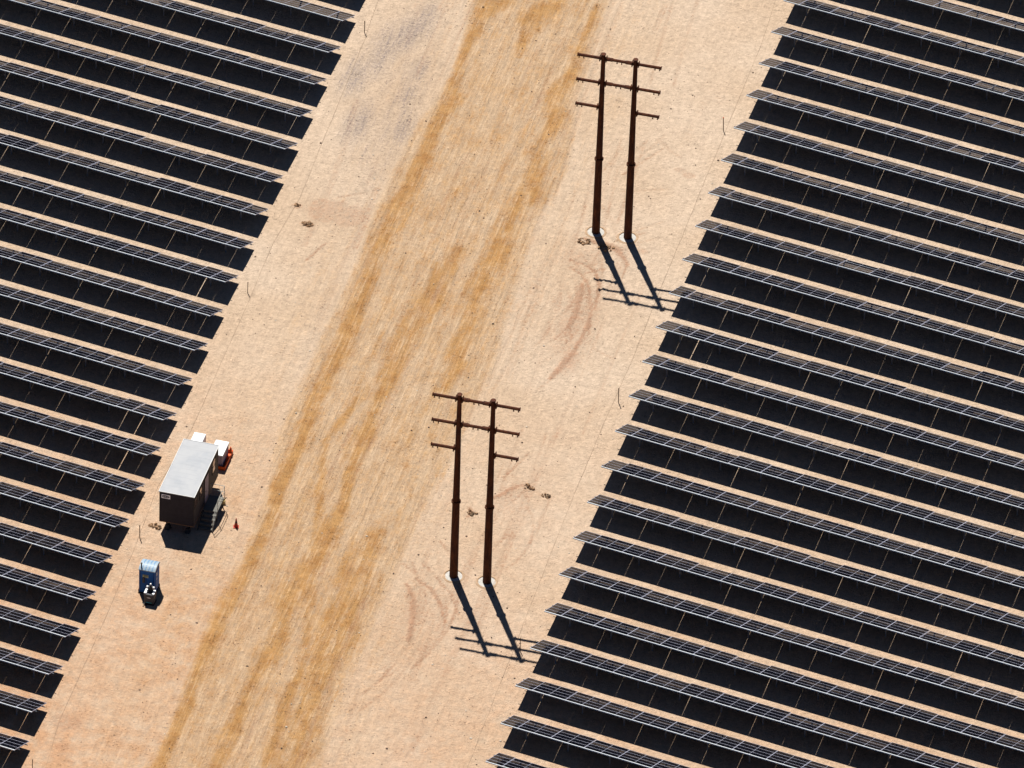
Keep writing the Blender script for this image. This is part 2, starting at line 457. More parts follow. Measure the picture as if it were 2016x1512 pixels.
def build_ground():
    sx = axis(-29.0, 15.0, 0.15, 3000)
    ty = axis(-58.0, 56.0, 0.17, 3000)
    nx, ny = len(sx), len(ty)
    S, T = np.meshgrid(sx, ty)
    S, T = S.ravel(), T.ravel()

    def vnoise(a, b, seed):
        r = np.random.RandomState(seed).rand(256, 256)
        ia, ib = np.floor(a).astype(int), np.floor(b).astype(int)
        fa, fb = a - ia, b - ib
        fa, fb = fa * fa * (3 - 2 * fa), fb * fb * (3 - 2 * fb)
        g = lambda i, j: r[i % 256, j % 256]
        return (g(ia, ib) * (1 - fa) + g(ia + 1, ib) * fa) * (1 - fb) + (g(ia, ib + 1) * (1 - fa) + g(ia + 1, ib + 1) * fa) * fb

    wob = (vnoise(S / 0.8, T / 2.3, 1) - 0.5) * 0.35 + (vnoise(S / 0.35, T / 0.7, 2) - 0.5) * 0.35

    def dist(pts):
        """distance beyond the stroke, in half widths (0 on the centre line, 1 on the rim)"""
        best = np.full(len(S), 99.0)
        if len(pts) == 1:
            pts = [pts[0], (pts[0][0], pts[0][1] + 0.1, pts[0][2])]
        for (x0, y0, w0), (x1, y1, w1) in zip(pts[:-1], pts[1:]):
            dx, dy = x1 - x0, y1 - y0
            u = np.clip(((S - x0) * dx + (T - y0) * dy) / (dx * dx + dy * dy), 0, 1)
            d = np.hypot(S - x0 - u * dx, T - y0 - u * dy)
            best = np.minimum(best, d / (w0 + (w1 - w0) * u))
        return best

    def band(d, soft=0.9):
        x = np.clip((1 + soft / 2 - d) / soft, 0, 1)
        return x * x * (3 - 2 * x)

    Z = np.zeros(len(S))
    at = {k: np.zeros(len(S)) for k in ('ochre', 'pink', 'grey', 'road', 'track', 'warm')}
    for k in ('A', 'B', 'C1', 'C2', 'C3', 'C4'):
        at['ochre'] = np.maximum(at['ochre'], band(dist(STROKES[k]) + wob, 1.5) * (1.0 if k in 'AB' else 0.85))
    for s_, t_, w_ in STROKES['grey'][:11]:
        d = np.hypot((S - s_) / w_, (T - t_) / (w_ * 2.6))
        at['grey'] = np.maximum(at['grey'], np.clip(1.3 - d * 0.55, 0, 1) * 0.7)
    for s_, t_, ra, rb, a in ((-16.0, 30, 2.6, 12, .42), (-18.5, 36, 1.5, 6, .35), (-14.6, 5, .8, 9, .25)):
        d = np.hypot((S - s_) / ra, (T - t_) / rb)
        at['grey'] = np.maximum(at['grey'], np.exp(-d * d) * a * (0.4 + vnoise(S * 2.2, T / 3, 55)))
    for s_, t_, w_ in STROKES['pink'] + STROKES['r11']:
        d = np.hypot((S - s_) / (w_ * 1.3), (T - t_) / w_) + wob
        at['pink'] = np.maximum(at['pink'], np.clip(1.4 - d * 0.6, 0, 0.55))
    for k in ('r1', 'r2', 'r3', 'r4', 'r5', 'r6', 'r7', 'r8', 'r9', 'r10'):
        d = dist(STROKES[k])
        at['pink'] = np.maximum(at['pink'], band(d + wob, 1.6) * 0.85)
        if k in ('r3', 'r4', 'r8', 'r6'):
            at['track'] = np.maximum(at['track'], band(dist(STROKES[k]) + wob * 0.4, 0.8) * 0.55)
            Z -= band(d, 1.0) * 0.045
            Z += np.exp(-((d - 2.0) / 0.5) ** 2) * 0.03
        else:
            Z += band(d, 1.6) * 0.05 * (vnoise(S * 3, T * 3, 7) + 0.2)
    # soft reddish halo round the poles and where machines turned
    for s_, t_, ra, rb, a in ((2.6, 8.0, 1.9, 7.0, .55), (1.2, 15.8, 2.6, 2.2, .5), (3.2, 4.0, 0.9, 2.6, .7), (-1.5, 10.0, 2.0, 8.0, .35), (-0.6, -27.5, 2.6, 6.5, .42), (2.9, -12.5, 2.0, 4.0, .38),
                              (-17.0, 15.5, 2.3, 2.2, .30), (0.5, 23.0, 2.0, 6.0, .22), (-5.2, 9.0, 1.5, 3.0, .3),
                              (-12.6, -33.5, 3.0, 3.0, .3), (-15.2, -12, 2.5, 5.0, .25), (-16.5, -43, 3.6, 5.0, .25)):
        d = np.hypot((S - s_) / ra, (T - t_) / rb)
        at['pink'] = np.maximum(at['pink'], np.exp(-d * d) * a)
    rnd = random.Random(4)
    for k in [f't{i}' for i in range(1, 17)]:
        d = dist(STROKES[k])
        w = 0.8 if k in ('t5', 't7', 't8', 't9', 't10', 't6') else 0.45
        at['track'] = np.maximum(at['track'], np.clip(1.5 - d * 0.75, 0, 1) * w)
        Z -= np.clip(1.4 - d * 0.7, 0, 1) * 0.05
        Z += np.exp(-((d - 2.6) / 0.8) ** 2) * 0.025
    def faint(pts, weight, depth=0.02):
        x0, x1 = min(p[0] for p in pts) - .6, max(p[0] for p in pts) + .6
        y0, y1 = min(p[1] for p in pts) - .6, max(p[1] for p in pts) + .6
        sel = np.nonzero((S > x0) & (S < x1) & (T > y0) & (T < y1))[0]
        if not len(sel):
            return
        s_, t_ = S[sel], T[sel]
        best = np.full(len(sel), 99.0)
        for (ax, ay, aw), (bx, by, bw) in zip(pts[:-1], pts[1:]):
            dx, dy = bx - ax, by - ay
            u = np.clip(((s_ - ax) * dx + (t_ - ay) * dy) / (dx * dx + dy * dy + 1e-9), 0, 1)
            best = np.minimum(best, np.hypot(s_ - ax - u * dx, t_ - ay - u * dy) / aw)
        prof = np.clip(1.5 - best * 0.75, 0, 1)
        brk = 0.35 + 0.9 * vnoise(s_ / 1.1 + 5, t_ / 1.7 + 5, 77)
        at['track'][sel] = np.maximum(at['track'][sel], np.minimum(prof * weight * brk * 1.7, 1))
        at['pink'][sel] = np.maximum(at['pink'][sel], np.clip(1.7 - best * 0.45, 0, 1) * weight * 0.8 * brk)
        Z[sel] -= prof * depth
        Z[sel] += np.exp(-((best - 2.4) / 0.7) ** 2) * depth * 0.6
    rt_ = random.Random(21)
    # lengthwise wheel tracks, in pairs
    for i in range(44):
        sc_ = rt_.choice((rt_.uniform(-19.5, -13.5), rt_.uniform(-4.0, 1.5), rt_.uniform(-4.0, 6.5), rt_.uniform(-13, -3)))
        t0 = rt_.uniform(-52, 46)
        ln = rt_.uniform(6, 26)
        sl_, cv = rt_.gauss(0, 0.03), rt_.gauss(0, 0.0016)
        wt = rt_.uniform(0.18, 0.5)
        for off in ((0, 1.75) if rt_.random() < .5 else (0, 0.22)):
            faint([(sc_ + off + sl_ * u + cv * u * u, t0 + u, 0.075) for u in np.linspace(0, ln, 8)], wt)
    # turning arcs where machines worked round the poles
    for cx_, cy_, n_, r0, r1 in ((-1.8, 9.5, 20, 2.6, 6.0), (-4.2, -28.5, 14, 3.6, 6.6), (0.5, -15.5, 6, 2.0, 5.0)):
        for i in range(n_):
            r_ = r0 + (r1 - r0) * (i + rt_.random() * .6) / n_
            ex_ = rt_.uniform(1.0, 2.1)
            a0 = rt_.uniform(-0.95, -0.1)
            a1 = rt_.uniform(0.5, 1.15)
            ox, oy = rt_.gauss(0, .55), rt_.gauss(0, 1.3)
            faint([(cx_ + ox + r_ * math.cos(a), cy_ + oy + r_ * ex_ * math.sin(a), 0.06) for a in np.linspace(a0, a1, 9)],
                  rt_.uniform(0.3, 0.7), 0.025)
    for i in range(16):
        cx_, cy_ = rt_.choice(((1.5, 26.5), (2.5, 16.5), (2.0, -12.0), (-16.5, 16.0)))
        cx_ += rt_.gauss(0, 1.0)
        cy_ += rt_.gauss(0, 1.8)
        an = rt_.uniform(0.2, 1.3)
        ln = rt_.uniform(1.0, 3.2)
        faint([(cx_ + u * math.cos(an), cy_ + u * math.sin(an) * 1.4, 0.06) for u in np.linspace(0, ln, 4)], rt_.uniform(.4, .8), 0.03)
    # road edges: wide zone with soft limits
    L = np.array(STROKES['road_edge_l'])[::-1]
    R = np.array(STROKES['road_edge_r'])[::-1]
    sl = np.interp(T, L[:, 1], L[:, 0])
    sr = np.interp(T, R[:, 1], R[:, 0])
    wb = (vnoise(S / 2 + 9, T / 9, 12) - 0.5) * 1.4
    inn = np.minimum(S - sl + wb, sr - S + wb)
    at['road'] = np.clip(inn / 1.1 + 0.35, 0, 1)
    # looser half-travelled shoulders
    sh = np.clip((S + 20.5) / 4, 0, 1) * np.clip((3.2 - S) / 4.5, 0, 1)
    at['road'] = np.maximum(at['road'], sh * 0.33)
    # warmer soil toward the south end of the corridor
    at['warm'] = np.clip((4.0 - T) / 42.0, 0, 1) * np.clip((3.0 - S) / 16.0, 0.45, 1.0) * 0.95 \
        + np.clip((2 - T) / 60, 0, 1) * 0.25
    at['warm'] *= 0.6 + 0.6 * vnoise(S / 4 + 40, T / 6 + 40, 21)
    near = (S > -29) & (S < 15) & (np.abs(T) < 57)
    # tyre treads: short cross ribs in a few places
    for s_, t_, ln, an in ((5.4, 36.5, 5.0, 0.12), (6.3, 38.0, 2.2, -0.35), (5.2, 33.0, 3.0, 0.05), (1.4, 7.0, 4.0, 0.25),
                           (0.6, 3.8, 2.5, 0.5), (0.2, 9.5, 3.0, 0.3), (-3.0, 30.0, 6.0, 0.0), (-2.7, 20.0, 5.0, 0.05)):
        ds, dt = S - s_, T - t_
        lu = dt * math.cos(an) + ds * math.sin(an)
        lv = ds * math.cos(an) - dt * math.sin(an)
        m_ = np.clip(1.3 - np.abs(lv) / 0.32, 0, 1) * np.clip(1.3 - np.abs(lu) / (ln / 2), 0, 1)
        rib = np.sin(lu * 2 * math.pi / 0.62 + lv * 3.0)
        Z += np.minimum(m_, 1) * rib * 0.025
        at['track'] = np.maximum(at['track'], np.minimum(m_, 1) * np.clip(-rib, 0, 1) * 0.45)
    lon = vnoise(S * 1.7, T / 7.0, 31) + 0.5 * vnoise(S * 4.0, T / 4.0, 32)
    Z += (lon - 0.75) * 0.05 * at['road'] * near
    Z += (vnoise(S / 0.9, T / 0.9, 41) - 0.5) * 0.03 * near
    Z *= near
    verts = np.column_stack([S, T, Z])
    idx = np.arange(nx * ny).reshape(ny, nx)
    q = np.stack([idx[:-1, :-1], idx[:-1, 1:], idx[1:, 1:], idx[1:, :-1]], -1).reshape(-1, 4)
    cen_s = S[q].mean(1)
    cen_t = T[q].mean(1)
    csl = np.interp(cen_t, L[:, 1], L[:, 0])
    csr = np.interp(cen_t, R[:, 1], R[:, 0])
    is_road = (cen_s > csl) & (cen_s < csr)

    def emit(name, quads):
        used, inv = np.unique(quads, return_inverse=True)
        vs = verts[used]
        inv = inv.reshape(-1, 4)
        me = bpy.data.meshes.new(name)
        me.vertices.add(len(vs))
        me.vertices.foreach_set('co', vs.astype(np.float32).ravel())
        me.loops.add(inv.size)
        me.loops.foreach_set('vertex_index', inv.astype(np.int32).ravel())
        me.polygons.add(len(inv))
        me.polygons.foreach_set('loop_start', np.arange(0, inv.size, 4, dtype=np.int32))
        me.polygons.foreach_set('loop_total', np.full(len(inv), 4, dtype=np.int32))
        me.update(calc_edges=True)
        for k, a in at.items():
            x = me.attributes.new(k, 'FLOAT', 'POINT')
            x.data.foreach_set('value', a[used].astype(np.float32))
        me.materials.append(M['ground'])
        o = put(name, me, None, (0, 0, 0), (0, 0, ANG))
        o['kind'] = 'structure'
        return o
    emit('dirt_road', q[is_road])
    emit('ground', q[~is_road])


build_ground()


# loose stones, far too many to count
def stones():
    mb = MB()
    rnd = random.Random(8)
    ico = [(0, 0, 1), (.894, 0, .447), (.276, .851, .447), (-.724, .526, .447), (-.724, -.526, .447), (.276, -.851, .447),
           (.724, .526, -.2), (-.276, .851, -.2), (-.894, 0, -.2), (-.276, -.851, -.2), (.724, -.526, -.2)]
    fc = [(0, 1, 2), (0, 2, 3), (0, 3, 4), (0, 4, 5), (0, 5, 1), (1, 6, 2), (2, 7, 3), (3, 8, 4), (4, 9, 5), (5, 10, 1), (2, 6, 7),
          (3, 7, 8), (4, 8, 9), (5, 9, 10), (1, 10, 6)]
    clusters = [(rnd.uniform(-20, 8), rnd.uniform(-52, 48), rnd.uniform(1, 4)) for _ in range(26)]
    for i in range(1900):
        if rnd.random() < 0.55:
            c = rnd.choice(clusters)
            s_, t_ = rnd.gauss(c[0], c[2]), rnd.gauss(c[1], c[2] * 1.6)
        else:
            s_, t_ = rnd.uniform(-22, 9), rnd.uniform(-55, 52)
        if s_ < -22.5 or s_ > 9.5:
            continue
        r = min(0.085, 0.018 + rnd.expovariate(70))
        x, y = st(s_, t_)
        e = (r * rnd.uniform(.8, 1.4), r * rnd.uniform(.7, 1.2), r * rnd.uniform(.5, .9))
        a = rnd.uniform(0, 6.28)
        xf = Matrix.Translation((x, y, 0.01)) @ Matrix.Rotation(a, 4, 'Z')
        mb.add([(p[0] * e[0], p[1] * e[1], p[2] * e[2]) for p in ico], fc, 0 if rnd.random() < 0.62 else 1, xf)
    o = mb.obj('loose_stones', [M['stone'], M['stone2']])
    o['kind'] = 'stuff'
    tag(o, 'small loose stones scattered over the sandy ground and dirt road', 'stones')


stones()

# --------------------------------------------------------------- solar rows
PITCH, HH, TILT, CW = 4.1372, 1.4605, 0.3954, 1.2161
LEN = 2.44
CT, ST_ = math.cos(TILT), math.sin(TILT)
GAP = 0.020


def panel_meshes(n):
    """n module columns by four module rows, hinge at the high edge, sloping along +y"""
    w = n * CW - GAP
    g, f = MB(), MB()
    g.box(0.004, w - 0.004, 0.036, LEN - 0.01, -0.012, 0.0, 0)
    g.box(0.01, w - 0.01, 0.03, LEN - 0.02, -0.022, -0.0125, 1)
    fw = 0.024
    for j in range(1, 4):
        y = j * LEN / 4
        f.box(0.0, w, y - fw / 2, y + fw / 2, -0.006, 0.005, 0)
    f.box(-0.002, w + 0.002, -0.045, 0.034, -0.055, 0.008, 1)          # bright high rail
    f.box(0.0, w, LEN - 0.018, LEN + 0.004, -0.035, 0.007, 0)
    for x in (0.0, w - 0.014):
        f.box(x, x + 0.014, 0.035, LEN - 0.019, -0.035, 0.0065, 0)
    if n == 2:
        f.box(w / 2 - 0.007, w / 2 + 0.007, 0.035, LEN - 0.019, -0.02, 0.0062, 0)
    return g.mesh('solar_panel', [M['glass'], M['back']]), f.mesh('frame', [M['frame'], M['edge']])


PM = {n: panel_meshes(n) for n in (1, 2)}
pm = MB()
pm.box(-0.05, 0.05, -0.035, 0.035, -0.05, HH - 0.97 * ST_ - 0.16)
POST = pm.mesh('post', M['galv'])
bm_ = MB()
bm_.box(-0.03, 0.03, 0.22, 2.2, -0.165, -0.105)
BEAM = bm_.mesh('tilt_beam', M['galv'])

ORD = ['first', 'second', 'third', 'fourth', 'fifth', 'sixth', 'seventh', 'eighth', 'ninth', 'tenth', 'eleventh', 'twelfth',
       'thirteenth', 'fourteenth', 'fifteenth', 'sixteenth', 'seventeenth', 'eighteenth', 'nineteenth', 'twentieth',
       'twenty-first', 'twenty-second', 'twenty-third', 'twenty-fourth', 'twenty-fifth']


def solar_row(side, k, ncol, label, group, pattern):
    """side +1: the row runs right from its end, -1: left from its end"""
    rnd = random.Random(1000 * side + k)
    x0, y0, sk = (0.7999, 45.9845, -0.7136) if side > 0 else (-28.1482, 33.5184, -0.7195)
    ox, oy = x0 - sk * k, y0 - PITCH * k
    root = thing('solar_panel_row', label, 'solar panels', (ox, oy, 0), 0, group)
    widths, gaps, c = [], [], 0
    pat = list(pattern)
    while c < ncol:
        n, gp = pat.pop(0) if pat else (2, 0)
        widths.append(n)
        gaps.append(gp)
        c += n
    x = 0.0
    for n, gp in zip(widths, gaps):
        w = n * CW - GAP
        gm, fm = PM[n]
        # slight settling of each table
        a = TILT + rnd.gauss(0, 0.009)
        px = x if side > 0 else -x - w
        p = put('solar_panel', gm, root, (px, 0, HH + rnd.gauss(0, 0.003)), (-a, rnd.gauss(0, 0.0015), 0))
        put('frame', fm, p)
        x += n * CW + gp
    total = x
    for yy in (0.55, 1.9):
        r = MB()
        r.box(-0.14, total - GAP + 0.02, yy - 0.03, yy + 0.03, -0.10, -0.04)
        o = r.obj('rail', M['galv'], root, loc=(0, 0, HH), rot=(-TILT, 0, 0))
        if side < 0:
            o.location.x = -total + GAP + 0.12
    px = 1.55
    while px < total - 0.3:
        p = put('post', POST, root, (px * side, 0.97 * CT, 0))
        put('tilt_beam', BEAM, p, (0, -0.97 * CT, HH), (-TILT, 0, 0))
        px += 3.04
    return root


WIDE = 0.035
RIGHT_N = {-3: 17, -2: 18, -1: 18, 0: 19, 1: 20, 2: 21, 3: 21, 4: 22, 5: 23, 6: 24, 7: 24, 8: 25, 9: 26, 10: 26, 11: 27, 12: 28,
           13: 29, 14: 29, 15: 30, 16: 31, 17: 32, 18: 32, 19: 26, 20: 18, 21: 10}
LEFT_N = {-1: 11, 0: 19, 1: 24, 2: 24, 3: 23, 4: 22, 5: 21, 6: 20, 7: 19, 8: 18, 9: 17, 10: 16, 11: 15, 12: 14, 13: 13, 14: 12,
          15: 10, 16: 9, 17: 8, 18: 7, 19: 6, 20: 5, 21: 4}
RP = {9: [(1, 0), (1, WIDE), (1, 0)], 16: [(1, 0), (2, 0)]}
LP = {8: [(1, 0), (1, WIDE), (1, 0)], 9: [(1, 0), (1, 0), (1, 0)], 12: [(1, 0), (1, WIDE), (1, 0)], 13: [(1, 0), (1, WIDE), (1, 0)],
      14: [(1, 0), (1, 0), (1, 0)], 15: [(1, 0), (1, WIDE)], 10: [(1, 0), (2, 0), (1, 0)]}
RX = {}
LX = {}
for k, n in RIGHT_N.items():
    if k < -2:
        lab = 'solar panel row mostly above the top right corner, only its shadow on the sand showing'
    else:
        lab = f'row of dark solar panels right of the road, {ORD[k + 2]} from the top{RX.get(k, "")}'
    solar_row(1, k, n + 2, lab, 'solar panel rows right of the dirt road', RP.get(k, [(1, 0)]))
for k, n in LEFT_N.items():
    if k < 0:
        lab = 'solar panel row cut off above the top left of the photo, only its shadow showing'
    else:
        lab = f'row of dark solar panels left of the road, {ORD[k]} from the top{LX.get(k, "")}'
    solar_row(-1, k, n + 2, lab, 'solar panel rows left of the dirt road', LP.get(k, [(1, 0)]))


# --------------------------------------------- thin cables along both blocks
def cable(pts, label):
    mb = MB()
    rnd = random.Random(len(pts))
    P = []
    for (s0, t0, _), (s1, t1, _) in zip(pts[:-1], pts[1:]):
        n = max(1, int(abs(t1 - t0) / 1.2))
        for i in range(n):
            u = i / n
            P.append((s0 + (s1 - s0) * u + rnd.gauss(0, 0.012), t0 + (t1 - t0) * u))
    for (a, b), (c, d) in zip(P[:-1], P[1:]):
        x0, y0 = st(a, b)
        x1, y1 = st(c, d)
        mb.tube((x0, y0, 0.022), (x1, y1, 0.015), 0.007, n=5)
    o = mb.obj('cable', M['wire'])
    tag(o, label, 'cable', 'thin cables along the panel blocks')


WL = [(s, t, 0) for s, t, _ in STROKES['wireL'] + STROKES['wireL2']]
cable([(-20.7, 50, 0)] + WL + [(-19.9, -56, 0)], 'thin dark cable lying on the sand beside the left block of panels')
cable([(7.75, 56, 0)] + [(s, t, 0) for s, t, _ in STROKES['wireR']] + [(7.2, -46, 0)],
      'thin dark cable lying on the sand beside the right block of panels')


# ------------------------------------------------------------ steel H frames
def pole_frame(loc, label):
    root = thing('pole_frame', label, 'utility poles', loc, 0.1633, 'rusty steel pole frames beside the dirt road')
    H, F, D = 15.62, 6.5, 2.352
    rad = lambda z: 0.30 - 0.04 * z / F if z < F else 0.248 - 0.098 * (z - F) / (H - F)
    for i in (0, 1):
        p = MB()
        x = i * D
        p.tube((x, 0, -0.05), (x, 0, F), rad(0), 0.26, n=16)
        p.tube((x, 0, F), (x, 0, H - 0.03), 0.248, rad(H), n=16)
        pole = p.obj('pole', M['corten'], root)
        f = MB()
        f.tube((x, 0, F - 0.06), (x, 0, F - 0.005), 0.33, n=24)
        f.tube((x, 0, F + 0.005), (x, 0, F + 0.06), 0.33, n=24)
        for j in range(12):
            a = j * math.pi / 6
            f.tube((x + 0.285 * math.cos(a), 0.285 * math.sin(a), F - 0.11), (x + 0.285 * math.cos(a), 0.285 * math.sin(a), F + 0.11), 0.018, n=6)
        f.obj('flange', M['corten'], pole)
        c = MB()
        c.tube((x, 0, H - 0.025), (x, 0, H + 0.02), rad(H) + 0.035, n=20)
        c.obj('cap', M['corten'], pole)
        ft = MB()
        ft.lathe([(0.61, -0.25), (0.615, -0.02), (0.60, 0.008), (0.57, 0.018), (0.0, 0.02)], 32, (x, 0, 0), 0)
        ft.obj('foundation', M['concrete'], root)
        co = MB()
        co.lathe([(0.635, -0.25), (0.645, 0.05), (0.67, 0.055), (0.74, 0.03), (0.85, -0.03)], 40, (x, 0, 0), 0, jit=0.03, rnd=random.Random(i + 3))
        co.obj('soil_collar', M['collar'], root, smooth=True)

    def arm(x0, x1, z, y, vangs, joints):
        a = MB()
        a.tube((x0, y, z), (x1, y, z), 0.112, n=8, phase=math.pi / 8)
        for xe in (x0, x1):
            a.tube((xe - 0.02, y, z), (xe + 0.02, y, z), 0.155, n=8, phase=math.pi / 8)
        o = a.obj('crossarm', M['corten'], root)
        for xv in vangs:
            v = MB()
            v.box(xv - 0.035, xv + 0.035, y - 0.012, y + 0.012, z - 0.24, z - 0.108)
            v.box(xv - 0.05, xv + 0.05, y - 0.03, y + 0.03, z - 0.26, z - 0.2405)
            v.obj('hanger_lug', M['corten'], o)
        b = MB()
        for xj in joints:
            b.box(xj - 0.012, xj + 0.012, y - 0.19, y + 0.19, z - 0.19, z + 0.19)
            b.box(xj + 0.03, xj + 0.054, y - 0.19, y + 0.19, z - 0.19, z + 0.19)
            for yy in (y - 0.15, y + 0.15):
                b.tube((xj - 0.05, yy, z), (xj + 0.09, yy, z), 0.02, n=6)
        b.obj('joint_plate', M['corten'], o)

    for z, full in ((H - 0.38, True), (H - 2.50, True), (H - 4.62, False)):
        r = rad(z)
        # left outer arm, right outer arm, middle beam: each bolted to brackets on the poles
        arm(-1.86, -r - 0.02, z, 0, (-1.76, -1.42), (-r - 0.10,))
        arm(D + r + 0.02, D + 1.86, z, 0, (D + 1.76, D + 1.42), (D + r + 0.06,))
        if full:
            arm(r + 0.02, D - r - 0.02, z, 0, (D / 2 - 0.17, D / 2 + 0.17), (r + 0.06, D - r - 0.10))
            s = MB()
            for xa, xb in ((r + 0.02, r + 0.55), (D - r - 0.55, D - r - 0.02)):
                s.box(xa, xb, -0.17, -0.145, z - 0.05, z + 0.05)
                s.box(xa, xb, 0.145, 0.17, z - 0.05, z + 0.05)
            s.obj('splice_plates', M['corten'], root)
    return root


pole_frame((-1.7775, 19.2153, 0), 'farther tall rusty twin pole frame with crossarms, beside the upper stretch of dirt road')
pole_frame((5.0963, -21.7988, 0), 'nearer tall rusty twin pole frame with crossarms, in the lower middle of the photo')


# ----------------------------------------------------------------- trailer
def trailer():
    W, L, Z0, Z1 = 2.44, 6.07, 0.79, 3.416
    root = thing('office_trailer', 'dark brown site office trailer with pale grey flat roof beside the left panels', 'trailer',
                 (-15.2466, -25.8736, 0), 0.1534)
    w = MB()
    w.box(0.0, W, 0.0, L, Z0 + 0.06, Z1 - 0.13)
    wall = w.obj('wall', M['siding'], root)
    c = MB()
    for xx in (-0.012, W - 0.05):
        c.box(xx, xx + 0.062, -0.012, 0.05, Z0 + 0.06, Z1 - 0.14)
    c.box(W - 0.05, W + 0.012, L - 0.05, L + 0.012, Z0 + 0.06, Z1 - 0.14)
    c.box(-0.02, W + 0.02, -0.02, L + 0.02, Z1 - 0.1295, Z1 - 0.03)
    c.obj('corner_trim', M['darktrim'], wall)
    r = MB()
    r.box(-0.03, W + 0.03, -0.03, L + 0.03, Z1 - 0.0295, Z1)
    roof = r.obj('roof', M['roof'], root)
    t = MB()
    z0, z1 = Z1 - 0.035, Z1 + 0.022
    t.box(-0.065, -0.031, -0.065, L + 0.065, z0, z1)
    t.box(W + 0.031, W + 0.065, -0.065, L + 0.065, z0, z1)
    t.box(-0.031, W + 0.031, -0.065, -0.031, z0, z1)
    t.box(-0.031, W + 0.031, L + 0.031, L + 0.065, z0, z1)
    t.obj('roof_edge', M['trim'], roof)
    s = MB()
    s.box(-0.015, W + 0.015, -0.015, L + 0.015, Z0 + 0.005, Z0 + 0.0595)
    s.obj('sill', M['rust'], root)
    ch = MB()
    for xx in (0.45, W - 0.55):
        ch.box(xx, xx + 0.1, 0.05, L + 0.9 if xx < 1 else L - 0.05, Z0 - 0.22, Z0 + 0.004)
    for yy in (0.3, 1.8, 3.3, 4.8):
        ch.box(0.1, W - 0.1, yy, yy + 0.08, Z0 - 0.12, Z0 - 0.02)
    ch.obj('chassis', M['chassis'], root)
    for xx in (0.18, W - 0.38):
        for yy in (2.7, 3.5):
            a = MB()
            a.tube((xx, yy, 0.36), (xx + 0.2, yy, 0.36), 0.36, n=20)
            wh = a.obj('wheel', M['tyre'], root)
            b = MB()
            b.tube((xx - 0.012, yy, 0.36), (xx + 0.212, yy, 0.36), 0.17, n=16)
            b.obj('rim', M['galv'], wh)
    for xx in (0.5, W - 0.5):
        for yy in (0.35, L - 0.4):
            a = MB()
            a.box(xx - 0.16, xx + 0.16, yy - 0.2, yy + 0.2, 0, 0.19)
            a.box(xx - 0.13, xx + 0.13, yy - 0.17, yy + 0.17, 0.1905, 0.38)
            a.tube((xx, yy, 0.3805), (xx, yy, 0.57), 0.05, n=8)
            a.obj('support_block', M['chassis'], root)
    # the plate in the upper corner of the front wall: black oval mark on white
    p = MB()
    p.box(0.13, 0.76, -0.028, -0.0085, 2.86, 3.19)
    sign = p.obj('sign', M['signwhite'], root)
    e = MB()
    n = 28
    cx, cz = 0.445, 3.025
    outer = [(cx + 0.265 * math.cos(2 * math.pi * i / n), cz + 0.105 * math.sin(2 * math.pi * i / n)) for i in range(n)]
    inner = [(cx + 0.195 * math.cos(2 * math.pi * i / n), cz + 0.052 * math.sin(2 * math.pi * i / n)) for i in range(n)]
    vs = [(a, -0.031, b) for a, b in outer] + [(a, -0.031, b) for a, b in inner] + [(a, -0.0285, b) for a, b in outer]
    fs = [(i, (i + 1) % n, n + (i + 1) % n, n + i) for i in range(n)] + [(i, 2 * n + i, 2 * n + (i + 1) % n, (i + 1) % n) for i in range(n)]
    e.add(vs, fs)
    for q in ((-0.075, 0.040), (0.055, 0.046), (0.0, 0.022)):
        e.add([(cx + q[0] + q[1] * math.cos(2 * math.pi * i / 12), -0.0315, cz + 0.8 * q[1] * math.sin(2 * math.pi * i / 12)) for i in range(12)],
              [tuple(range(12))])
    e.box(cx - 0.17, cx + 0.17, -0.0312, -0.029, cz - 0.008, cz + 0.008)
    e.obj('oval_mark', M['darktrim'], sign)

    def window(y0, y1, z0, z1, parts=1):
        f = MB()
        x = W + 0.009
        f.box(x, x + 0.03, y0 - 0.05, y1 + 0.05, z1, z1 + 0.05)
        f.box(x, x + 0.03, y0 - 0.05, y1 + 0.05, z0 - 0.05, z0)
        f.box(x, x + 0.03, y0 - 0.05, y0, z0, z1)
        f.box(x, x + 0.03, y1, y1 + 0.05, z0, z1)
        f.box(x + 0.012, x + 0.025, y0, y1, (z0 + z1) / 2 - 0.015, (z0 + z1) / 2 + 0.015)
        fr = f.obj('window', M['darktrim'], root)
        q = MB()
        q.box(x - 0.002, x + 0.010, y0, y1, z0, z1)
        q.obj('pane', M['pane'], fr)
    window(4.62, 5.30, 1.95, 3.02)
    window(1.42, 1.98, 2.15, 3.00)
    window(0.14, 0.80, 2.30, 3.02)
    d = MB()
    d.box(W + 0.002, W + 0.04, 2.66, 3.54, Z0 + 0.1, 2.96)
    door = d.obj('door', M['door'], root)
    h = MB()
    h.tube((W + 0.04, 2.76, 1.85), (W + 0.10, 2.76, 1.85), 0.025, n=8)
    h.tube((W + 0.10, 2.76, 1.85), (W + 0.10, 2.88, 1.85), 0.014, n=8)
    h.obj('handle', M['galv'], door)
    d = MB()
    d.box(W + 0.002, W + 0.045, 2.58, 2.655, Z0 + 0.08, 3.04)
    d.box(W + 0.002, W + 0.045, 3.545, 3.62, Z0 + 0.08, 3.04)
    d.box(W + 0.002, W + 0.045, 2.655, 3.545, 2.965, 3.04)
    d.obj('door_frame', M['darktrim'], root)
    # hitch at the far end
    a = MB()
    a.tube((0.5, L + 0.02, Z0 - 0.12), (1.2, L + 0.88, Z0 - 0.16), 0.05, n=6)
    a.tube((W - 0.5, L + 0.02, Z0 - 0.12), (1.24, L + 0.88, Z0 - 0.16), 0.05, n=6)
    a.obj('hitch', M['chassis'], root)
    return root


TR = trailer()


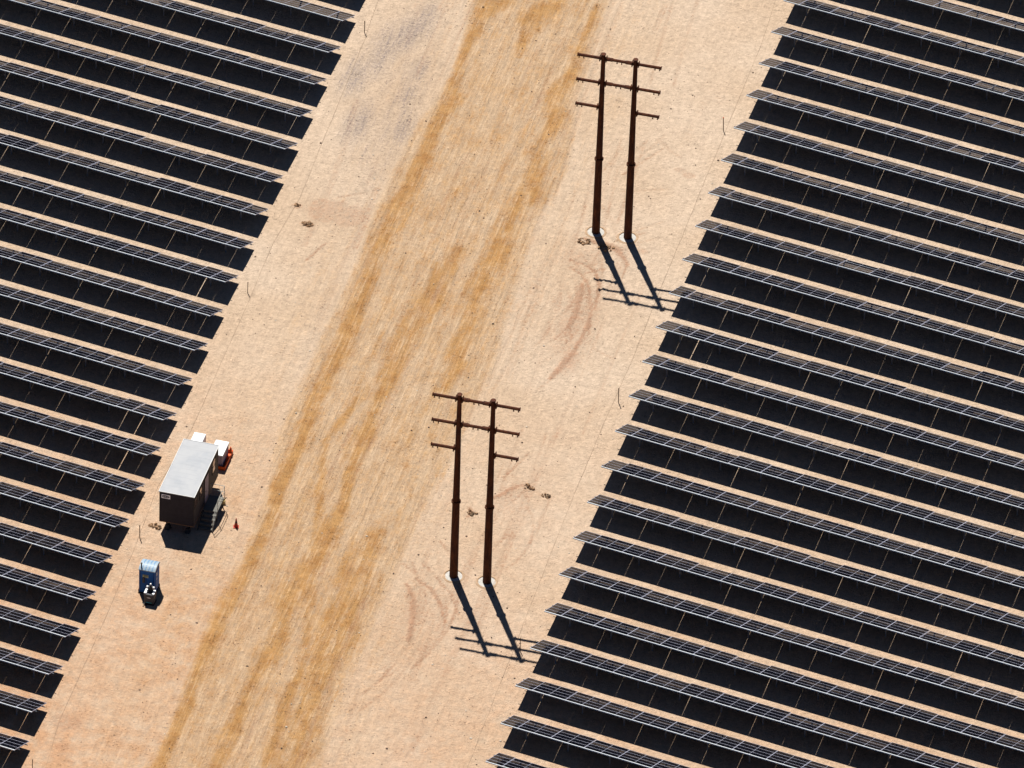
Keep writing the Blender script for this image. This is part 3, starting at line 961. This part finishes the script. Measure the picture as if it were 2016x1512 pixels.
def tl(x, y):
    """trailer-local -> world"""
    c, s = math.cos(0.1534), math.sin(0.1534)
    return (-15.2466 + x * c - y * s, -25.8736 + x * s + y * c)


def stairs():
    x, y = tl(2.52, 0.0)
    root = thing('metal_stairs', 'entry steps with landing and open handrail against the door side of the trailer', 'stairs', (x, y, 0), 0.1534)
    Y0, Y1, X1, H = 2.05, 3.75, 1.04, 0.86
    d = MB()
    d.box(0.0, X1, Y0, Y1, H - 0.05, H)
    d.obj('landing', M['deck'], root)
    n = 4
    for i in range(n):
        t = MB()
        z = H - (i + 1) * H / (n + 1)
        y1 = Y0 - i * 0.31 - 0.02
        t.box(0.03, X1 - 0.03, y1 - 0.27, y1, z - 0.04, z)
        t.obj('step', M['deck'], root)
    for xx in (0.0, X1 - 0.028):
        s = MB()
        a = (xx, Y0, H - 0.052)
        dy = -(n) * 0.31 - 0.05
        vs = [(xx, Y0, H - 0.06), (xx + 0.028, Y0, H - 0.06), (xx + 0.028, Y0, H - 0.26), (xx, Y0, H - 0.26),
              (xx, Y0 + dy, 0.16), (xx + 0.028, Y0 + dy, 0.16), (xx + 0.028, Y0 + dy, 0.0), (xx, Y0 + dy, 0.0)]
        s.add(vs, [(0, 1, 2, 3), (7, 6, 5, 4), (0, 4, 5, 1), (1, 5, 6, 2), (2, 6, 7, 3), (3, 7, 4, 0)])
        s.obj('stringer', M['black'], root)
    g = MB()
    for xx in (0.03, X1 - 0.08):
        for yy in (Y0 + 0.03, Y1 - 0.08):
            g.box(xx, xx + 0.05, yy, yy + 0.05, 0.0, H - 0.0505)
    g.obj('legs', M['black'], root)
    yb = Y0 - n * 0.31
    r = MB()
    x = X1 + 0.02
    rr = 0.022
    top, midz = H + 1.0, H + 0.5
    for a, b in (((x, Y0, H - 0.04), (x, Y0, top)), ((x, Y1, H - 0.04), (x, Y1, top)), ((0.08, Y1, H - 0.04), (0.08, Y1, top)),
                 ((x, Y0, top), (x, Y1, top)), ((x, Y0, midz), (x, Y1, midz)),
                 ((x, Y1, top), (0.08, Y1, top)), ((x, Y1, midz), (0.08, Y1, midz)),
                 ((x, Y0, top), (x, yb, top - H + 0.1)), ((x, Y0, midz), (x, yb, midz - H + 0.1)), ((x, yb, 0), (x, yb, top - H + 0.1))):
        r.tube(a, b, rr, n=8)
    r.obj('handrail', M['handrail'], root, smooth=False)
    return root


stairs()


def generator():
    root = thing('white_cabinet', 'white box cabinet on wheels standing behind the far end of the trailer', 'generator', (-16.45, -17.35, 0), 0.1534)
    b = MB()
    b.box(-0.42, 0.42, -0.35, 1.15, 0.42, 1.32)
    b.obj('body', M['white'], root, bevel=0.03)
    v = MB()
    for y in (-0.18, -0.02):
        v.box(-0.28, 0.28, y - 0.03, y + 0.02, 1.3205, 1.328)
    for z in (0.6, 0.72, 0.84):
        v.box(-0.3, 0.3, -0.358, -0.3505, z, z + 0.05)
    v.obj('vent_slots', M['grey'], root)
    f = MB()
    f.box(-0.44, 0.44, -0.37, 1.17, 0.34, 0.418)
    f.box(-0.04, 0.04, -1.3, -0.37, 0.35, 0.41)
    f.obj('frame', M['chassis'], root)
    for x in (-0.56, 0.46):
        w = MB()
        w.tube((x, 0.4, 0.28), (x + 0.14, 0.4, 0.28), 0.28, n=18)
        w.obj('wheel', M['tyre'], root)
    return root


generator()


def tray_unit():
    root = thing('spill_tray', 'bright orange spill tray on the sand at the far corner of the trailer', 'tray', (-14.78, -17.0, 0), 0.1534)
    t = MB()
    x0, x1, y0, y1 = -0.55, 0.66, -0.98, 1.15
    t.box(x0, x1, y0, y1, 0.0, 0.05)
    for a in ((x0, x0 + 0.07, y0, y1), (x1 - 0.07, x1, y0, y1), (x0 + 0.071, x1 - 0.071, y0, y0 + 0.07), (x0 + 0.071, x1 - 0.071, y1 - 0.07, y1)):
        t.box(*a, 0.0505, 0.30)
    t.obj('basin', M['orange'], root, bevel=0.015)
    k = MB()
    k.tube((x1 - 0.12, y1 - 0.25, 0.3), (x1 - 0.12, y1 - 0.25, 0.62), 0.10, 0.07, n=12)
    k.tube((x1 - 0.12, y1 - 0.25, 0.62), (x1 - 0.12, y1 - 0.25, 0.70), 0.04, n=8)
    k.obj('drain_fitting', M['orange'], root)
    r2 = thing('storage_tank', 'white topped lilac grey tank standing in the orange spill tray', 'tank', (-14.80, -17.05, 0.05), 0.1534)
    b = MB()
    b.box(-0.44, 0.44, -0.75, 0.85, 0.0, 1.02)
    b.obj('body', M['lilac'], r2, bevel=0.03)
    c = MB()
    for yy in (-0.5, -0.1, 0.3, 0.7):
        c.box(0.4405, 0.455, yy - 0.02, yy + 0.02, 0.05, 0.98)
    for xx in (-0.25, 0.05, 0.3):
        c.box(xx - 0.02, xx + 0.02, -0.765, -0.7505, 0.05, 0.98)
    c.obj('ribs', M['door'], r2)
    w = MB()
    w.box(-0.48, 0.48, -0.79, 0.89, 1.0205, 1.12)
    w.obj('lid', M['white'], r2, bevel=0.02)
    q = MB()
    q.tube((-0.08, -0.48, 1.1205), (-0.08, -0.48, 1.17), 0.085, n=14)
    q.obj('cap', M['teal'], r2)


tray_unit()


# ---------------------------------------------------------- portable toilet
def toilet():
    root = thing('portable_toilet', 'blue portable toilet with pale ribbed roof, standing below the trailer', 'toilet', (-13.56, -32.78, 0), 0.1534)
    W, D, H = 1.12, 1.16, 1.98
    b = MB()
    b.box(0.0, W, 0.0, D, 0.10, H)
    b.obj('cabin', M['blue'], root, bevel=0.025)
    p = MB()
    p.box(-0.04, W + 0.04, -0.04, D + 0.04, 0.0, 0.0995)
    p.obj('skid', M['black'], root)
    r = MB()
    n = 10
    prof = [(-0.03 + (D + 0.06) * i / n, H + 0.0005 + 0.27 * math.sin(math.pi * (0.06 + 0.88 * i / n)) ** 0.8) for i in range(n + 1)]
    x0, x1 = -0.03, W + 0.03
    vs = [(x, y, z) for x in (x0, x1) for y, z in prof] + [(x, y, H + 0.0005) for x in (x0, x1) for y in (prof[0][0], prof[-1][0])]
    m = n + 1
    fs = [(i, m + i, m + i + 1, i + 1) for i in range(n)]
    fs += [tuple([2 * m] + list(range(m)) + [2 * m + 1])[::1], tuple([2 * m + 2] + list(range(m, 2 * m)) + [2 * m + 3])[::-1]]
    fs += [(0, 2 * m, 2 * m + 2, m), (n, m + n, 2 * m + 3, 2 * m + 1), (2 * m, 2 * m + 1, 2 * m + 3, 2 * m + 2)]
    r.add(vs, fs)
    roof = r.obj('roof', M['ribroof'], root)
    g = MB()
    for i in range(4):
        xc = x0 + (x1 - x0) * (i + 1) / 5
        for j in range(n):
            (ya, za), (yb, zb) = prof[j], prof[j + 1]
            a = [(xc - 0.035, ya, za + 0.001), (xc + 0.035, ya, za + 0.001), (xc + 0.035, yb, zb + 0.001), (xc - 0.035, yb, zb + 0.001)]
            a += [(q[0], q[1], q[2] + 0.014) for q in a]
            g.add(a, [(4, 5, 6, 7), (0, 1, 5, 4), (2, 3, 7, 6), (0, 4, 7, 3), (1, 2, 6, 5)])
    g.obj('roof_ribs', M['ribstripe'], roof)
    v = MB()
    v.tube((0.14, 0.12, H + 0.05), (0.14, 0.12, H + 0.48), 0.045, n=10)
    v.tube((0.14, 0.12, H + 0.481), (0.14, 0.12, H + 0.54), 0.07, n=10)
    v.obj('vent_pipe', M['black'], root)
    # back wall toward the camera: notice and side vents
    q = MB()
    q.box(0.27, 0.67, -0.020, -0.0005, 1.42, 1.66)
    sg = q.obj('notice', M['tan'], root)
    q = MB()
    q.box(0.30, 0.64, -0.024, -0.0205, 1.60, 1.645)
    for z in (1.555, 1.515, 1.475):
        q.box(0.33, 0.62, -0.023, -0.0205, z, z + 0.018)
    q.obj('notice_print', M['grey'], sg)
    q = MB()
    q.add([(0.25, -0.003, 0.98), (0.42, -0.003, 0.94), (0.45, -0.003, 1.38), (0.36, -0.003, 1.52), (0.25, -0.003, 1.36),
           (0.27, -0.10, 1.02), (0.40, -0.10, 0.99), (0.43, -0.10, 1.34), (0.36, -0.10, 1.44), (0.28, -0.10, 1.32)],
          [(5, 6, 7, 8, 9), (0, 1, 6, 5), (1, 2, 7, 6), (2, 3, 8, 7), (3, 4, 9, 8), (4, 0, 5, 9)])
    q.obj('hose_holder', M['grey'], root)
    q = MB()
    for x in (0.06, 0.5, W - 0.1):
        q.box(x, x + 0.04, -0.022, -0.0005, 0.16, 1.36 if x == 0.5 else H - 0.1)
    q.obj('wall_ribs', M['blue2'], root)
    d = MB()
    d.box(W + 0.0005, W + 0.03, 0.16, 0.98, 0.2, 1.85)
    dr = d.obj('door', M['blue'], root, bevel=0.01)
    d = MB()
    d.box(W + 0.0305, W + 0.04, 0.30, 0.52, 1.45, 1.72)
    d.box(W + 0.0305, W + 0.04, 0.34, 0.46, 1.12, 1.26)
    d.obj('door_decal', M['trim'], dr)
    for x, y in ((-0.07, 0.05), (W + 0.02, 0.9)):
        s = MB()
        s.box(x, x + 0.06, y, y + 0.16, 0.101, 0.26)
        s.obj('tie_down', M['rust'] if x < 0 else M['black'], root)


toilet()


def wash_station():
    root = thing('handwash_station', 'grey handwash stand with white basins and dispensers in front of the blue toilet', 'wash stand',
                 (-12.42, -33.42, 0), 0.1534)
    b = MB()
    vs = [(-0.33, -0.26, 0.06), (0.33, -0.26, 0.06), (0.33, 0.30, 0.06), (-0.33, 0.30, 0.06),
          (-0.37, -0.31, 0.88), (0.37, -0.31, 0.88), (0.37, 0.34, 0.88), (-0.37, 0.34, 0.88)]
    b.add(vs, [(3, 2, 1, 0), (4, 5, 6, 7), (0, 1, 5, 4), (1, 2, 6, 5), (2, 3, 7, 6), (3, 0, 4, 7)])
    b.obj('tank', M['grey'], root, bevel=0.03)
    b = MB()
    b.box(-0.38, 0.38, -0.33, 0.35, 0.0, 0.0595)
    b.obj('foot', M['black'], root)
    b = MB()
    b.box(-0.15, 0.15, 0.02, 0.24, 0.882, 1.30)
    b.tube((0, 0.13, 1.3), (0, 0.13, 1.42), 0.09, 0.06, n=10)
    b.obj('column', M['black'], root, bevel=0.015)
    for sx in (-1, 1):
        q = MB()
        q.add([(sx * 0.18, -0.26, 0.884), (sx * 0.35, -0.26, 0.884), (sx * 0.35, 0.2, 0.884), (sx * 0.18, 0.2, 0.884),
               (sx * 0.20, -0.24, 0.95), (sx * 0.365, -0.26, 0.96), (sx * 0.36, 0.2, 1.0), (sx * 0.20, 0.18, 1.0)],
              [(4, 5, 6, 7), (0, 1, 5, 4), (1, 2, 6, 5), (2, 3, 7, 6), (3, 0, 4, 7)])
        q.obj('basin', M['white'], root)
        q = MB()
        q.box(sx * 0.22 - 0.07, sx * 0.22 + 0.07, 0.04, 0.18, 1.16, 1.30)
        q.obj('dispenser', M['white'], root, bevel=0.03)
    q = MB()
    q.tube((0, 0.13, 1.42), (0, 0.13, 1.53), 0.055, n=10)
    q.obj('soap_bottle', M['white'], root)
    q = MB()
    q.box(-0.13, 0.13, -0.325, -0.298, 0.62, 0.66)
    q.box(-0.09, 0.09, -0.32, -0.293, 0.57, 0.60)
    q.obj('label_plate', M['trim'], root)
    q = MB()
    q.box(-0.2, 0.2, -0.285, -0.268, 0.17, 0.205)
    q.obj('stripe', M['teal'], root)
    q = MB()
    q.tube((-0.25, -0.36, 0.03), (-0.33, -0.62, 0.03), 0.025, n=6)
    q.box(-0.26, -0.1, -0.42, -0.335, 0.0, 0.06)
    q.obj('foot_pump', M['black'], root)


wash_station()


def cone():
    root = thing('traffic_cone', 'red orange traffic cone standing alone right of the trailer steps', 'traffic cone', (-10.64, -23.25, 0), 0.4)
    b = MB()
    b.box(-0.19, 0.19, -0.19, 0.19, 0, 0.035)
    b.obj('base', M['cone'], root, bevel=0.01)
    b = MB()
    b.lathe([(0.145, 0.0355), (0.088, 0.36), (0.028, 0.74), (0.022, 0.745)], 20, closed=True)
    bd = b.obj('body', M['cone'], root, smooth=True)
    b = MB()
    b.lathe([(0.089, 0.37), (0.0635, 0.52)], 20)
    b.obj('band', M['black'], bd, smooth=True)


cone()

# ------------------------------------------------------------ survey stakes
STK = [(-26.91, 34.72, 1.05, 0.0, 'brown wooden stake in the sand near the upper left panel rows'),
       (-21.21, 1.68, 0.95, 0.03, 'brown wooden stake in the sand beside the left panels, above the trailer'),
       (1.68, 34.80, 1.15, 0.06, 'thin wooden stake with orange tip in the sand beside the upper right panels'),
       (7.58, 1.29, 1.25, -0.03, 'brown wooden stake in the sand beside the right panels, between the pole frames'),
       (-16.09, -27.24, 1.10, -0.02, 'dark wooden stake in the sand between trailer and toilet'),
       (12.46, -27.34, 1.10, 0.0, 'dark wooden stake within the shadow of the nearer pole frame'),
       (-11.62, -53.57, 1.30, 0.0, 'dark wooden stake at the bottom left corner of the photo')]
for i, (x, y, h, ln, lab) in enumerate(STK):
    root = thing('survey_stake', lab, 'stake', (x, y, 0), random.uniform(0, 3), 'survey stakes along the edges of the corridor')
    b = MB()
    vs = [(-.024, -.02, -0.03), (.024, -.02, -0.03), (.024, .02, -0.03), (-.024, .02, -0.03)]
    vs += [(p[0] + ln * h, p[1], h) for p in vs]
    b.add(vs, [(3, 2, 1, 0), (4, 5, 6, 7), (0, 1, 5, 4), (1, 2, 6, 5), (2, 3, 7, 6), (3, 0, 4, 7)])
    b.obj('shaft', M['wood'], root)
    b = MB()
    z0 = h - 0.10
    b.box(-.03 + ln * h, .03 + ln * h, -.026, .026, z0, h + 0.004)
    b.obj('painted_tip', M['orange'] if i == 2 else M['wood'], root)


def heap(loc, r, h, label, name='soil_heap', mats=None, seed=1, n=26, cat='heap'):
    rnd = random.Random(seed)
    mb = MB()
    for i in range(n):
        a, d = rnd.uniform(0, 6.28), r * math.sqrt(rnd.random())
        s = 0.03 + min(0.12, rnd.expovariate(22))
        z = h * (1 - d / r) * rnd.random()
        cx, cy = d * math.cos(a), d * math.sin(a) * 0.7
        pr = [(s * 0.7, -s * 0.4), (s * 1.0, 0.0), (s * 0.65, s * 0.5), (0.0, s * 0.7)]
        mb.lathe(pr, 6, (cx, cy, z + 0.015), rnd.choice((0, 0, 0, 0, 0, 1)), jit=0.3, rnd=rnd)
    o = mb.obj(name, mats or [M['soil'], M['wood']], loc=(loc[0], loc[1], 0))
    tag(o, label, cat)


heap((-15.62, -25.62), 0.42, 0.22, 'small brown heap of clods by the front left corner of the trailer', seed=2, n=22)
for (s_, t_, r_, n_, lab) in (
        (-18.6, 14.44, 0.42, 30, 'dark brown clod patch on the sand left of the road, below a smaller patch'),
        (-19.85, 16.45, 0.24, 12, 'smallest brown clod patch on the sand, close to the left panels'),
        (1.0, 17.85, 0.55, 34, 'low broken soil ridge just below the left foot of the farther pole frame'),
        (2.7, 17.55, 0.6, 34, 'low soil ridge between the two pole shadows of the farther frame'),
        (3.9, -11.2, 0.4, 20, 'small soil ridge upper right of the nearer pole frame feet'),
        (5.3, -11.9, 0.34, 14, 'short soil ridge nearest the right panels beside the nearer pole frame'),
        (0.75, -15.2, 0.42, 20, 'small clod heap between the two poles of the nearer frame')):
    xx, yy = st(s_, t_)
    heap((xx, yy), r_, 0.12, lab, seed=int(t_ * 7) & 255, n=n_)
x, y = tl(3.35, 4.15)
root = thing('yellow_item', 'small pale yellow crate beside the far end of the trailer landing', 'item', (x, y, 0), 0.5)  # plain box shape for a small unidentified yellow and black object
b = MB()
b.box(-0.17, 0.17, -0.13, 0.13, 0, 0.04)
for q in ((-0.17, -0.14, -0.13, 0.13), (0.14, 0.17, -0.13, 0.13), (-0.139, 0.139, -0.13, -0.10), (-0.139, 0.139, 0.10, 0.13)):
    b.box(*q, 0.0405, 0.30)
b.obj('box', M['yellow'], root)
b = MB()
b.tube((-0.1, 0, 0.05), (0.24, 0.02, 0.5), 0.035, n=8)
b.obj('black_tube', M['black'], root)

# ------------------------------------------------------------ light and sky
sun_dir = Vector((-0.3581, 0.4476, 1.0)).normalized()
sd = bpy.data.lights.new('sun', 'SUN')
sd.energy = 5.0
sd.angle = math.radians(0.5)
sd.color = (1.0, 0.965, 0.90)
so = bpy.data.objects.new('sun', sd)
so.rotation_euler = sun_dir.to_track_quat('Z', 'Y').to_euler()
so.location = (-30, 40, 90)
COL.objects.link(so)

w = bpy.data.worlds.new('World')
SC.world = w
w.use_nodes = True
nt = w.node_tree
sky = nt.nodes.new('ShaderNodeTexSky')
sky.sky_type = 'NISHITA'
sky.sun_disc = False
sky.sun_elevation = math.asin(sun_dir.z)
sky.sun_rotation = math.atan2(sun_dir.x, sun_dir.y)
sky.altitude = 1200
sky.air_density = 0.42
sky.dust_density = 0.0
sky.ozone_density = 3.0
nt.links.new(sky.outputs['Color'], nt.nodes['Background'].inputs['Color'])
nt.nodes['Background'].inputs['Strength'].default_value = 0.05

# ------------------------------------------------------------------- camera
TH, AZ, RO, DIST = 0.6457, -0.3868, 0.0375, 703.95
fw = Vector((math.sin(AZ) * math.cos(TH), math.cos(AZ) * math.cos(TH), -math.sin(TH)))
rt = Vector((math.cos(AZ), -math.sin(AZ), 0))
up = rt.cross(fw)
rt2 = rt * math.cos(RO) + up * math.sin(RO)
up2 = -rt * math.sin(RO) + up * math.cos(RO)
cd = bpy.data.cameras.new('camera')
cd.sensor_width = 36.0
cd.lens = 36.0 * 19721.47 / 2016
cd.clip_start = 1.0
cd.clip_end = 8000
co = bpy.data.objects.new('camera', cd)
mat = Matrix((rt2, up2, -fw)).transposed().to_4x4()
mat.translation = -fw * DIST
co.matrix_world = mat
COL.objects.link(co)
SC.camera = co

SC.render.engine = 'CYCLES'
SC.view_settings.view_transform = 'Standard'
SC.view_settings.look = 'None'
SC.view_settings.gamma = 1.0
SC.view_settings.exposure = 0.72
